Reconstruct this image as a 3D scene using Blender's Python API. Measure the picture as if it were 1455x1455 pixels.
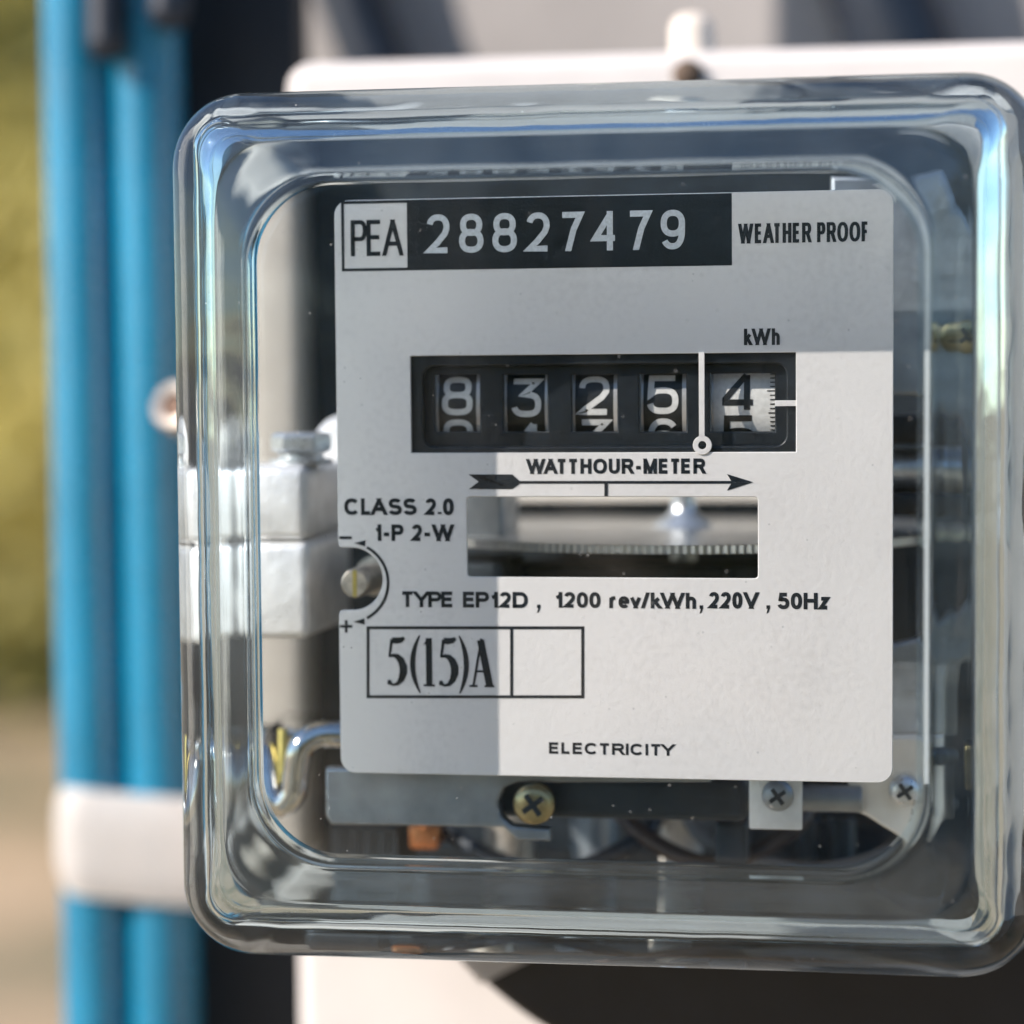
import bpy, bmesh, math, random
from mathutils import Vector, Matrix
random.seed(7)
SC = bpy.context.scene
for o in list(bpy.data.objects):
    bpy.data.objects.remove(o)
MM = 0.001
rad = math.radians

# ------------------------------------------------------------------ camera
CAM = Vector((40.383, -345.607, 16.036))            # millimetres
PITCH, YAW, ROLL = rad(-3.2094), rad(-9.1109), rad(-0.4494)
FPX = 3270.0                                        # focal length in photograph pixels (1455 wide)
FWD = Vector((math.sin(YAW)*math.cos(PITCH), math.cos(YAW)*math.cos(PITCH), math.sin(PITCH)))
_r0 = Vector((math.cos(YAW), -math.sin(YAW), 0)); _u0 = _r0.cross(FWD)
RGT = math.cos(ROLL)*_r0 + math.sin(ROLL)*_u0
UPV = -math.sin(ROLL)*_r0 + math.cos(ROLL)*_u0
cam_d = bpy.data.cameras.new("camera"); cam = bpy.data.objects.new("camera", cam_d)
SC.collection.objects.link(cam); SC.camera = cam
m = Matrix((RGT, UPV, -FWD)).transposed().to_4x4(); m.translation = CAM*MM
cam.matrix_world = m
cam_d.sensor_width = 36; cam_d.lens = 36*FPX/1455
cam_d.clip_start = 0.01; cam_d.clip_end = 2000
cam_d.dof.use_dof = True
cam_d.dof.focus_distance = 0.3435
cam_d.dof.aperture_fstop = 6.8

# ------------------------------------------------------------------ world, sun, exposure
SUN_AZ, SUN_EL = 58.5, 33.0                         # degrees left of the meter's facing direction, above horizon
S = Vector((-math.sin(rad(SUN_AZ))*math.cos(rad(SUN_EL)), -math.cos(rad(SUN_AZ))*math.cos(rad(SUN_EL)), math.sin(rad(SUN_EL))))
w = bpy.data.worlds.new("World"); SC.world = w; w.use_nodes = True
nt = w.node_tree
sky = nt.nodes.new("ShaderNodeTexSky"); sky.sky_type = 'NISHITA'; sky.sun_disc = False
sky.air_density = 1.0; sky.dust_density = .25; sky.ozone_density = 3.0
sky.sun_elevation = rad(SUN_EL); sky.sun_rotation = math.atan2(S.x, S.y)
nt.links.new(sky.outputs[0], nt.nodes["Background"].inputs[0])
nt.nodes["Background"].inputs[1].default_value = 0.115
sun_d = bpy.data.lights.new("sun", 'SUN'); sun_d.energy = 5.0; sun_d.angle = rad(0.5); sun_d.color = (1.0, 0.875, 0.785)
sun = bpy.data.objects.new("sun", sun_d); SC.collection.objects.link(sun)
sun.rotation_euler = S.to_track_quat('Z', 'Y').to_euler(); sun.location = S*3
SC.view_settings.view_transform = 'Standard'; SC.view_settings.look = 'None'
SC.view_settings.exposure = 0.76; SC.view_settings.gamma = 1.0
cy = SC.cycles
SC.render.engine = 'CYCLES'
cy.use_denoising = True; cy.use_adaptive_sampling = True; cy.adaptive_threshold = .025
cy.max_bounces = 20; cy.transmission_bounces = 14; cy.transparent_max_bounces = 24; cy.glossy_bounces = 8; cy.diffuse_bounces = 4
cy.sample_clamp_indirect = 6.0; cy.caustics_refractive = True; cy.caustics_reflective = True; cy.blur_glossy = 0.3

# ------------------------------------------------------------------ helpers
def at(px, py, Y):
    """photograph pixel -> (X, Z) in mm on the plane y = Y"""
    d = FWD*FPX + RGT*(px-727.5) - UPV*(py-727.5)
    t = (Y-CAM.y)/d.y
    p = CAM + d*t
    return p.x, p.z
def scale_at(Y): return FPX/(Y-CAM.y)               # px per mm

class NT:
    def __init__(s, name):
        s.m = bpy.data.materials.new(name); s.m.use_nodes = True
        s.t = s.m.node_tree; s.b = s.t.nodes["Principled BSDF"]; s.out = s.t.nodes["Material Output"]
    def n(s, ty, **kw):
        nd = s.t.nodes.new("ShaderNode"+ty)
        for k, v in kw.items(): setattr(nd, k, v)
        return nd
    def l(s, a, b): s.t.links.new(a, b)
    def tc(s): return s.n("TexCoord").outputs["Object"]

def mat(name, col, rough=.5, metal=0., var=.12, vscale=60., bump=.0, bscale=400., rvar=.1, spec=.5, coat=0.):
    """Principled with procedural colour / roughness variation and fine relief. scales are per metre"""
    q = NT(name); b = q.b
    b.inputs["Metallic"].default_value = metal; b.inputs["Specular IOR Level"].default_value = spec
    b.inputs["Coat Weight"].default_value = coat
    co = q.tc()
    nz = q.n("TexNoise"); nz.inputs["Scale"].default_value = vscale; nz.inputs["Detail"].default_value = 6; q.l(co, nz.inputs["Vector"])
    cr = q.n("ValToRGB"); cr.color_ramp.elements[0].position = .3; cr.color_ramp.elements[1].position = .72
    cr.color_ramp.elements[0].color = tuple(c*(1-var) for c in col)+(1,); cr.color_ramp.elements[1].color = tuple(min(1, c*(1+var)) for c in col)+(1,)
    q.l(nz.outputs["Fac"], cr.inputs[0]); q.l(cr.outputs[0], b.inputs["Base Color"])
    mr = q.n("MapRange"); mr.inputs[3].default_value = max(.02, rough-rvar); mr.inputs[4].default_value = min(1, rough+rvar)
    n2 = q.n("TexNoise"); n2.inputs["Scale"].default_value = vscale*4.3; n2.inputs["Detail"].default_value = 4; q.l(co, n2.inputs["Vector"])
    q.l(n2.outputs["Fac"], mr.inputs[0]); q.l(mr.outputs[0], b.inputs["Roughness"])
    if bump:
        n3 = q.n("TexNoise"); n3.inputs["Scale"].default_value = bscale; n3.inputs["Detail"].default_value = 3; q.l(co, n3.inputs["Vector"])
        bp = q.n("Bump"); bp.inputs["Strength"].default_value = bump; bp.inputs["Distance"].default_value = .0004
        q.l(n3.outputs["Fac"], bp.inputs["Height"]); q.l(bp.outputs[0], b.inputs["Normal"])
    return q.m

M = {}
# stamped aluminium nameplate: pale, matte, fine mottling and pinhead specks
q = NT("nameplate_aluminium"); co = q.tc()
n1 = q.n("TexNoise"); n1.inputs["Scale"].default_value = 900; n1.inputs["Detail"].default_value = 5; q.l(co, n1.inputs["Vector"])
n2 = q.n("TexNoise"); n2.inputs["Scale"].default_value = 45; n2.inputs["Detail"].default_value = 3; q.l(co, n2.inputs["Vector"])
ad = q.n("Math", operation='ADD'); q.l(n1.outputs["Fac"], ad.inputs[0]); q.l(n2.outputs["Fac"], ad.inputs[1])
cr = q.n("ValToRGB"); cr.color_ramp.elements[0].position = .7; cr.color_ramp.elements[1].position = 1.3
cr.color_ramp.elements[0].color = (.645, .615, .60, 1); cr.color_ramp.elements[1].color = (.70, .668, .65, 1)
hf = q.n("Math", operation='MULTIPLY'); hf.inputs[1].default_value = 1.0; q.l(ad.outputs[0], hf.inputs[0])
q.l(hf.outputs[0], cr.inputs[0])
vo = q.n("TexVoronoi"); vo.inputs["Scale"].default_value = 260; q.l(co, vo.inputs["Vector"])
lt = q.n("Math", operation='LESS_THAN'); lt.inputs[1].default_value = .045; q.l(vo.outputs["Distance"], lt.inputs[0])
mx = q.n("Mix", data_type='RGBA'); mx.inputs["B"].default_value = (.33, .33, .33, 1)
sf = q.n("Math", operation='MULTIPLY'); sf.inputs[1].default_value = .5; q.l(lt.outputs[0], sf.inputs[0])
q.l(sf.outputs[0], mx.inputs["Factor"]); q.l(cr.outputs[0], mx.inputs["A"]); q.l(mx.outputs["Result"], q.b.inputs["Base Color"])
q.b.inputs["Metallic"].default_value = .25; q.b.inputs["Roughness"].default_value = .5
bp = q.n("Bump"); bp.inputs["Strength"].default_value = .25; bp.inputs["Distance"].default_value = .0002
q.l(n1.outputs["Fac"], bp.inputs["Height"]); q.l(bp.outputs[0], q.b.inputs["Normal"])
n4 = q.n("TexNoise"); n4.inputs["Scale"].default_value = 16; n4.inputs["Detail"].default_value = 5; n4.inputs["Distortion"].default_value = 1.2; q.l(co, n4.inputs["Vector"])
rr4 = q.n("MapRange"); rr4.inputs[1].default_value = .3; rr4.inputs[2].default_value = .75; rr4.inputs[3].default_value = .42; rr4.inputs[4].default_value = .62; q.l(n4.outputs["Fac"], rr4.inputs[0]); q.l(rr4.outputs[0], q.b.inputs["Roughness"])
M["plate"] = q.m
M["ink"] = mat("black_ink", (.005, .009, .014), .5, spec=.3, var=.3, vscale=500, bump=.15, bscale=2500)
M["silver_ink"] = mat("bare_silver_print", (.58, .60, .63), .45, .3, var=.15, vscale=2200)
M["black_plastic"] = mat("black_register_plastic", (.006, .009, .013), .42, spec=.4, var=.4, vscale=350, bump=.1, bscale=1500)
M["wheel_black"] = mat("black_wheel", (.006, .007, .008), .45, var=.3, vscale=800)
M["wheel_white"] = mat("white_wheel_print", (.55, .54, .52), .5, var=.12, vscale=1500)
M["wheel_flange"] = mat("wheel_flange", (.45, .43, .41), .35, .4, var=.15, vscale=900)
M["alu"] = mat("cast_aluminium", (.84, .83, .82), .42, .45, var=.14, vscale=220, bump=.25, bscale=900)
M["steel"] = mat("dull_steel", (.30, .33, .36), .42, .85, var=.3, vscale=120, bump=.1, bscale=700, rvar=.15)
M["dark_steel"] = mat("dark_blued_steel", (.035, .045, .055), .45, .6, var=.35, vscale=90, bump=.1)
M["zinc"] = mat("zinc_plated_bolt", (.66, .68, .70), .3, .8, var=.2, vscale=400)
M["chrome"] = mat("chromed_bracket", (.62, .62, .60), .12, 1.0, var=.12, vscale=200, rvar=.06)
M["brass"] = mat("brass_plated_screw", (.40, .33, .18), .33, .95, var=.3, vscale=500, rvar=.12)
M["gold_edge"] = mat("yellow_passivated_steel", (.62, .50, .15), .35, .8, var=.2, vscale=300)
M["white_paint"] = mat("white_painted_base", (.64, .62, .60), .42, var=.06, vscale=40, bump=.12, bscale=500)
M["cream"] = mat("cream_bakelite", (.74, .68, .60), .45, var=.1, vscale=150)
M["copper"] = mat("copper_wire", (.75, .28, .11), .3, .9, var=.2, vscale=400)
M["bakelite"] = mat("black_bakelite", (.008, .0085, .010), .45, var=.3, vscale=80, bump=.1)
M["blue_pvc"] = mat("blue_pvc", (.002, .175, .31), .27, var=.2, vscale=22, rvar=.12, spec=1.0, bump=.05, bscale=200)
M["dark_tube"] = mat("wire_and_shade_black", (.010, .018, .032), .45, var=.3, vscale=60)  # also colours the tubes that stand in for shade
M["dark_panel"] = mat("post_shade_dark", (.010, .015, .022), .55, var=.3, vscale=20, bump=.2)  # shade of the post put into this dark colour
M["concrete"] = mat("grey_concrete", (.36, .35, .34), .85, var=.15, vscale=18, bump=.5, bscale=250)
M["strap"] = mat("white_strap", (.78, .76, .73), .4, var=.05, vscale=40)
M["disc"] = mat("rotor_aluminium", (.58, .575, .565), .32, .9, var=.08, vscale=120, rvar=.08)
M["rust"] = mat("rusty_brown", (.16, .10, .07), .8, var=.35, vscale=300)
M["warm_steel"] = mat("worn_nickel_screw", (.55, .49, .42), .38, .7, var=.35, vscale=700, rvar=.15)
M["wire_brown"] = mat("brown_insulation", (.035, .02, .016), .4, var=.2, vscale=100)
M["wire_grey"] = mat("grey_insulation", (.14, .14, .145), .45, var=.2, vscale=100)
M["ground"] = None

# clear cover: thin flat pane (Fresnel reflection over straight transmission, a few dust specks)
def dust_factor(q, co, scale, thr, amt):
    v = q.n("TexVoronoi"); v.inputs["Scale"].default_value = scale; v.inputs["Randomness"].default_value = 1.0; q.l(co, v.inputs["Vector"])
    wn = q.n("TexWhiteNoise"); q.l(v.outputs["Position"], wn.inputs["Vector"])
    th = q.n("Math", operation='MULTIPLY'); th.inputs[1].default_value = thr; q.l(wn.outputs["Value"], th.inputs[0])
    c = q.n("Math", operation='LESS_THAN'); q.l(v.outputs["Distance"], c.inputs[0]); q.l(th.outputs[0], c.inputs[1])
    k = q.n("Math", operation='MULTIPLY'); k.inputs[1].default_value = amt; q.l(c.outputs[0], k.inputs[0])
    return k.outputs[0]
q = NT("clear_pane"); co = q.tc(); q.t.nodes.remove(q.b)
geo = q.n("NewGeometry")
ior = q.n("MapRange"); ior.inputs[3].default_value = 1.49; ior.inputs[4].default_value = 1/1.49; q.l(geo.outputs["Backfacing"], ior.inputs[0])
fr = q.n("Fresnel"); q.l(ior.outputs[0], fr.inputs["IOR"])
tr = q.n("BsdfTransparent"); tr.inputs[0].default_value = (.965, .985, .99, 1)
gl = q.n("BsdfGlossy"); gl.inputs["Roughness"].default_value = .015
ms = q.n("MixShader"); q.l(fr.outputs[0], ms.inputs[0]); q.l(tr.outputs[0], ms.inputs[1]); q.l(gl.outputs[0], ms.inputs[2])
df = q.n("BsdfDiffuse"); df.inputs[0].default_value = (.6, .6, .58, 1)
mp = q.n("Mapping"); mp.inputs["Rotation"].default_value = (0, .5, 0); mp.inputs["Scale"].default_value = (1, 1, .12); q.l(co, mp.inputs["Vector"])
sm = q.n("TexNoise"); sm.inputs["Scale"].default_value = 90; sm.inputs["Detail"].default_value = 6; sm.inputs["Roughness"].default_value = .7; q.l(mp.outputs[0], sm.inputs["Vector"])
smr = q.n("MapRange"); smr.inputs[1].default_value = .52; smr.inputs[2].default_value = .85; smr.inputs[3].default_value = 0; smr.inputs[4].default_value = .014; q.l(sm.outputs["Fac"], smr.inputs[0])
sd = q.n("BsdfDiffuse"); sd.inputs[0].default_value = (.7, .72, .74, 1)
m3 = q.n("MixShader"); q.l(smr.outputs[0], m3.inputs[0]); q.l(ms.outputs[0], m3.inputs[1]); q.l(sd.outputs[0], m3.inputs[2]); ms = m3
m2 = q.n("MixShader"); q.l(dust_factor(q, co, 410, .07, .3), m2.inputs[0]); q.l(ms.outputs[0], m2.inputs[1]); q.l(df.outputs[0], m2.inputs[2])
q.l(m2.outputs[0], q.out.inputs[0]); M["pane"] = q.m
# thick moulded rim: refracting glass
q = NT("clear_moulded_rim"); co = q.tc(); q.t.nodes.remove(q.b)
g = q.n("BsdfGlass"); g.inputs["IOR"].default_value = 1.49; g.inputs["Roughness"].default_value = .0; g.inputs["Color"].default_value = (.865, .93, .955, 1)
nz = q.n("TexNoise"); nz.inputs["Scale"].default_value = 45; nz.inputs["Detail"].default_value = 2; q.l(co, nz.inputs["Vector"])
bp = q.n("Bump"); bp.inputs["Strength"].default_value = .5; bp.inputs["Distance"].default_value = .0012
q.l(nz.outputs["Fac"], bp.inputs["Height"]); q.l(bp.outputs[0], g.inputs["Normal"])
hz_n = q.n("TexNoise"); hz_n.inputs["Scale"].default_value = 60; hz_n.inputs["Detail"].default_value = 7; hz_n.inputs["Roughness"].default_value = .65; q.l(co, hz_n.inputs["Vector"])
hz_r = q.n("MapRange"); hz_r.inputs[1].default_value = .35; hz_r.inputs[2].default_value = .75; hz_r.inputs[3].default_value = .004; hz_r.inputs[4].default_value = .04; q.l(hz_n.outputs["Fac"], hz_r.inputs[0])
hd = q.n("BsdfDiffuse"); hd.inputs[0].default_value = (.55, .66, .74, 1)
m3 = q.n("MixShader"); q.l(hz_r.outputs[0], m3.inputs[0]); q.l(g.outputs[0], m3.inputs[1]); q.l(hd.outputs[0], m3.inputs[2])
df = q.n("BsdfDiffuse"); df.inputs[0].default_value = (.6, .6, .58, 1)
m2 = q.n("MixShader"); q.l(dust_factor(q, co, 300, .05, .4), m2.inputs[0]); q.l(m3.outputs[0], m2.inputs[1]); q.l(df.outputs[0], m2.inputs[2])
q.l(m2.outputs[0], q.out.inputs[0]); M["rim"] = q.m

def link(o, parent=None):
    SC.collection.objects.link(o)
    if parent: o.parent = parent
    return o
def mesh_obj(name, bm, mats, parent=None, smooth=True, angle=35):
    me = bpy.data.meshes.new(name); bm.normal_update(); bm.to_mesh(me); bm.free()
    for k in (mats if isinstance(mats, (list, tuple)) else [mats]): me.materials.append(M[k] if isinstance(k, str) else k)
    if smooth:
        for p in me.polygons: p.use_smooth = True
        if angle is not None: me.set_sharp_from_angle(angle=rad(angle))
    return link(bpy.data.objects.new(name, me), parent)
def tag(o, label, cat, group=None, kind=None):
    o["label"] = label
    if cat: o["category"] = cat
    if group: o["group"] = group
    if kind: o["kind"] = kind
    return o
def plab(o, t): o["label"] = t; return o
def empty(name, loc):
    o = bpy.data.objects.new(name, None); o.location = Vector(loc)*MM; o.empty_display_size = .01
    return link(o)

def flat(name, loops, y0, y1, mats, parent=None, bevel=0.0, res=2):
    """extruded outline(s) in the XZ plane between depth y0 (front) and y1; further loops are holes (mm)"""
    cu = bpy.data.curves.new(name, 'CURVE'); cu.dimensions = '2D'; cu.fill_mode = 'BOTH'
    cu.extrude = max((y1-y0)/2-bevel, 1e-4); cu.bevel_depth = bevel; cu.bevel_resolution = res; cu.offset = -bevel
    for lp in loops:
        sp = cu.splines.new('POLY'); sp.points.add(len(lp)-1)
        for k, (x, z) in enumerate(lp): sp.points[k].co = (x, z, 0, 1)
        sp.use_cyclic_u = True
    tmp = bpy.data.objects.new("tmp", cu); SC.collection.objects.link(tmp)
    dg = bpy.context.evaluated_depsgraph_get(); dg.update()
    me = bpy.data.meshes.new_from_object(tmp.evaluated_get(dg))
    bpy.data.objects.remove(tmp); bpy.data.curves.remove(cu)
    bm = bmesh.new(); bm.from_mesh(me); bpy.data.meshes.remove(me)
    bmesh.ops.remove_doubles(bm, verts=bm.verts, dist=1e-4)
    for v in bm.verts: v.co = Vector((v.co.x, (y0+y1)/2 - v.co.z, v.co.y))*MM
    bmesh.ops.recalc_face_normals(bm, faces=bm.faces)
    o = mesh_obj(name, bm, mats, parent)
    for p in o.data.polygons:
        if abs(p.normal.y) > .999: p.use_smooth = False
    return o
def rrect(x0, x1, z0, z1, r, n=6):
    out = []
    for cx, cz, a in ((x1-r, z1-r, 0), (x0+r, z1-r, 90), (x0+r, z0+r, 180), (x1-r, z0+r, 270)):
        for k in range(n+1):
            t = rad(a+90*k/n); out.append((cx+r*math.cos(t), cz+r*math.sin(t)))
    return out
def pxr(x0, y0, x1, y1, Y):
    a = at(x0, y0, Y); b = at(x1, y1, Y)
    return a[0], b[0], b[1], a[1]                    # X0, X1, Z0, Z1
def pxrr(x0, y0, x1, y1, Y, r, n=6):
    X0, X1, Z0, Z1 = pxr(x0, y0, x1, y1, Y)
    return rrect(X0, X1, Z0, Z1, r, n)
def circ(x, z, r, n=40): return [(x+r*math.cos(2*math.pi*k/n), z+r*math.sin(2*math.pi*k/n)) for k in range(n)]
def box_bm(x0, x1, y0, y1, z0, z1, bev=0, seg=3, bm=None):
    b = bmesh.new()
    vs = [b.verts.new(Vector((x, y, z))*MM) for x in (x0, x1) for y in (y0, y1) for z in (z0, z1)]
    for f in ((0,1,3,2), (4,6,7,5), (0,4,5,1), (2,3,7,6), (0,2,6,4), (1,5,7,3)): b.faces.new([vs[i] for i in f])
    bmesh.ops.recalc_face_normals(b, faces=b.faces)
    if bev: bmesh.ops.bevel(b, geom=b.edges[:], offset=bev*MM, segments=seg, affect='EDGES', profile=.5)
    if bm is None: return b
    me = bpy.data.meshes.new("t"); b.to_mesh(me); b.free(); bm.from_mesh(me); bpy.data.meshes.remove(me); return bm
def lathe_bm(prof, p, axis, n=48, bm=None, mat_i=0):
    """prof: (radius, along) pairs; axis: unit direction of 'along'; p: origin, mm"""
    bm = bm or bmesh.new()
    q = Vector(axis).normalized().to_track_quat('Z', 'X'); p = Vector(p)
    rings = []
    for r, h in prof:
        rings.append([bm.verts.new((p + q @ Vector((max(r, .001)*math.cos(2*math.pi*k/n), max(r, .001)*math.sin(2*math.pi*k/n), h)))*MM) for k in range(n)])
    for a, b in zip(rings, rings[1:]):
        for k in range(n):
            f = bm.faces.new((a[k], a[(k+1)%n], b[(k+1)%n], b[k])); f.material_index = mat_i
    return bm
def tube_bm(pts, r, n=16, bm=None, caps=True, sx=1.0):
    bm = bm or bmesh.new()
    pts = [Vector(p) for p in pts]; rings = []; ref = Vector((0, 1, .01)).normalized()
    for i, p in enumerate(pts):
        t = (pts[min(i+1, len(pts)-1)]-pts[max(i-1, 0)]).normalized()
        a = (ref-t*ref.dot(t)).normalized(); b = t.cross(a)
        rr = r[i] if isinstance(r, (list, tuple)) else r
        rings.append([bm.verts.new((p+(a*math.cos(2*math.pi*k/n)*sx+b*math.sin(2*math.pi*k/n))*rr)*MM) for k in range(n)])
    for a, b in zip(rings, rings[1:]):
        for k in range(n): bm.faces.new((a[k], a[(k+1)%n], b[(k+1)%n], b[k]))
    if caps: bm.faces.new(rings[0]); bm.faces.new(rings[-1][::-1])
    bmesh.ops.recalc_face_normals(bm, faces=bm.faces)
    return bm
def smooth_path(pts, n=8):
    """Catmull-Rom through the points"""
    pts = [Vector(p) for p in pts]; out = []
    for i in range(len(pts)-1):
        p0, p1, p2, p3 = pts[max(i-1, 0)], pts[i], pts[i+1], pts[min(i+2, len(pts)-1)]
        for k in range(n):
            t = k/n
            out.append(.5*((2*p1)+(p2-p0)*t+(2*p0-5*p1+4*p2-p3)*t*t+(3*p1-p0-3*p2+p3)*t**3))
    return out+[pts[-1]]

# ------------------------------------------------------------------ stroke lettering
def arc(cx, cy, rx, ry, a0, a1, n=14):
    return [(cx+rx*math.cos(rad(a0+(a1-a0)*k/n)), cy+ry*math.sin(rad(a0+(a1-a0)*k/n))) for k in range(n+1)]
def sarc(cx, cy, rx, ry, a0, a1, n=18, e=.86):        # slightly squared arc
    o = []
    for k in range(n+1):
        t = rad(a0+(a1-a0)*k/n); c, s = math.cos(t), math.sin(t)
        o.append((cx+rx*math.copysign(abs(c)**e, c), cy+ry*math.copysign(abs(s)**e, s)))
    return o
CL = 'closed'
G = {   # ink width / cap height, centre-line strokes in a unit box
 'A': (.96, [[(0,0),(.5,1)], [(.5,1),(1,0)], [(.19,.31),(.81,.31)]]),
 'C': (.92, [sarc(.5,.5,.5,.5,40,320,26)]),
 'D': (.86, [[(0,0),(0,1),(.45,1)]+sarc(.5,.5,.5,.5,90,-90,22)[1:-1]+[(.45,0),(0,0)]+[(0,.01)]]),
 'E': (.74, [[(1,1),(0,1),(0,0),(1,0)], [(0,.52),(.92,.52)]]),
 'F': (.68, [[(1,1),(0,1),(0,0)], [(0,.5),(.88,.5)]]),
 'H': (.80, [[(0,0),(0,1)], [(1,0),(1,1)], [(0,.53),(1,.53)]]),
 'I': (.0, [[(.5,0),(.5,1)]]),
 'L': (.66, [[(0,1),(0,0),(1,0)]]),
 'M': (.96, [[(0,0),(0,1)], [(.04,1),(.5,0)], [(.5,0),(.96,1)], [(1,1),(1,0)]]),
 'O': (.98, [[CL]+sarc(.5,.5,.5,.5,0,360,40)[:-1]]),
 'P': (.76, [[(0,0),(0,1),(.62,1)]+sarc(.62,.735,.38,.265,90,-90,16)[1:]+[(0,.47)]]),
 'R': (.84, [[(0,0),(0,1),(.62,1)]+sarc(.62,.745,.36,.255,90,-90,16)[1:]+[(0,.49)], [(.5,.49),(.7,.38),(1,0)]]),
 'S': (.80, [sarc(.5,.755,.47,.245,25,262,20)+sarc(.5,.25,.5,.25,82,-165,22)]),
 'T': (.80, [[(0,1),(1,1)], [(.5,1),(.5,0)]]),
 'U': (.80, [[(0,1),(0,.36)]+sarc(.5,.36,.5,.36,180,360,20)[1:]+[(1,1)]]),
 'V': (.94, [[(0,1),(.5,0)], [(.5,0),(1,1)]]),
 'W': (1.34, [[(0,1),(.25,0)], [(.25,0),(.5,1)], [(.5,1),(.75,0)], [(.75,0),(1,1)]]),
 'Y': (.88, [[(0,1),(.5,.44),(1,1)], [(.5,.46),(.5,0)]]),
 'k': (.58, [[(0,0),(0,1)], [(.95,.68),(.05,.27)], [(.36,.42),(1,0)]]),
 'h': (.58, [[(0,0),(0,1)], [(0,.45)]+sarc(.5,.42,.5,.27,180,0,16)[2:]+[(1,0)]]),
 'r': (.44, [[(0,0),(0,.72)], [(.0,.38),(.12,.55),(.40,.67),(1.0,.70)]]),
 'e': (.62, [[(.02,.36),(.98,.36)]+sarc(.5,.345,.5,.345,4,320,24)]),
 'v': (.66, [[(.02,.74),(.5,0)], [(.5,0),(.98,.74)]]),
 'z': (.56, [[(0,.69),(1,.69),(0,0),(1,0)]]),
 '/': (.44, [[(0,0),(1,1)]]),
 '-': (.46, [[(-.3,.37),(1.3,.37)]]),
 '.': (.0, [[(.5,-.065),(.5,.095)]]),
 ',': (.05, [[(.6,.1),(.6,-.05),(.2,-.2)]]),
 '0': (.64, [[CL]+sarc(.5,.5,.5,.5,0,360,40)[:-1]]),
 '1': (.44, [[(1,0),(1,1)], [(1,.90),(.6,.76),(.0,.68)]]),
 '2': (.66, [sarc(.5,.70,.46,.30,165,-8,18)+[(.86,.50),(.45,.22),(.04,.0),(1,0)]]),
 '3': (.64, [sarc(.48,.755,.45,.245,160,-85,18), sarc(.48,.265,.52,.265,88,-165,20)]),
 '4': (.68, [[(.74,0),(.74,1)], [(.72,.96),(0,.28),(1,.28)]]),
 '5': (.66, [[(.92,1),(.20,1),(.07,.47)]+sarc(.48,.31,.52,.31,140,-165,24)]),
 '6': (.66, [[CL]+sarc(.5,.31,.48,.31,0,360,30)[:-1], sarc(.52,.52,.50,.48,38,185,18)+[(.02,.31)]]),
 '7': (.64, [[(0,1),(1,1),(.62,.55),(.36,0)]]),
 '8': (.66, [[CL]+sarc(.5,.755,.44,.245,0,360,30)[:-1], [CL]+sarc(.5,.27,.5,.27,0,360,30)[:-1]]),
 '9': (.66, [[CL]+sarc(.5,.69,.48,.31,0,360,30)[:-1], sarc(.48,.48,.50,.48,218,365,18)+[(.98,.69)]]),
}
GW = dict(G)        # squarer digits for the number wheels
GW['3'] = (.72, [[(0,1),(.98,1),(.44,.60),(.60,.58)]+sarc(.52,.29,.48,.29,75,-168,20,.75)])
GW['4'] = (.80, [[(.80,-.06),(.80,1)],[(.78,1),(0,.26),(0,.16),(1.02,.16)]])
GW['5'] = (.76, [[(.98,1),(.06,1),(.03,.50)]+sarc(.5,.31,.5,.31,125,-168,22,.75)])
for _k in '80695': pass
GW['8'] = (.72, [[CL]+sarc(.5,.76,.44,.24,0,360,32,.7)[:-1], [CL]+sarc(.5,.26,.5,.26,0,360,32,.7)[:-1]])
GW['2'] = (.74, [sarc(.5,.70,.48,.30,178,-10,18,.75)+[(.80,.44),(.0,.0),(1,0)]])
GW['0'] = (.72, [[CL]+sarc(.5,.5,.5,.5,0,360,40,.7)[:-1]])
GW['9'] = (.72, [[CL]+sarc(.5,.72,.48,.28,0,360,30,.75)[:-1], sarc(.48,.5,.50,.5,205,365,18,.75)+[(.98,.69)]])

def ribbon(bm, pts, wd, emit, mi=0, zlim=None):
    """flat band along pts (mm); wd constant or list; emit(x, z) -> bmesh vertex"""
    closed = pts[0] == CL
    P = [Vector(p) for p in (pts[1:] if closed else pts)]
    Q = [P[0]]; 
    for p in P[1:]:
        if (p-Q[-1]).length > 1e-5: Q.append(p)
    P = Q; n = len(P)
    if closed and (P[0]-P[-1]).length < 1e-5: P = P[:-1]; n -= 1
    L, R = [], []
    for i in range(n):
        h = (wd[min(i, len(wd)-1)] if isinstance(wd, list) else wd)/2
        if closed: a, b = P[i]-P[i-1], P[(i+1)%n]-P[i]
        else:
            a = P[i]-P[i-1] if i else P[1]-P[0]; b = P[i+1]-P[i] if i < n-1 else P[-1]-P[-2]
        a, b = a.normalized(), b.normalized()
        na, nb = Vector((-a.y, a.x)), Vector((-b.y, b.x)); s = na+nb
        if s.length < .25: s = na*2
        s.normalize(); k = h/max(s.dot(na), .42)
        L.append(P[i]+s*k); R.append(P[i]-s*k)
    if zlim:
        lo, hi = zlim
        for i in range(n):
            if not closed and i in (0, n-1):
                d = (P[1]-P[0] if i == 0 else P[-1]-P[-2]).normalized()
                h = wd/2; lim = lo if abs(P[i].y-h-lo) < 1e-3 else hi if abs(P[i].y+h-hi) < 1e-3 else None
                if lim is not None and .35 < abs(d.y) :
                    for A in (L, R): A[i] = A[i]+d*((lim-A[i].y)/d.y)
            else:
                for A in (L, R): A[i].y = min(hi, max(lo, A[i].y))
    VL = [emit(p.x, p.y) for p in L]; VR = [emit(p.x, p.y) for p in R]
    for i in range(n if closed else n-1):
        j = (i+1) % n
        f = bm.faces.new((VR[i], VR[j], VL[j], VL[i])); f.material_index = mi
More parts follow.
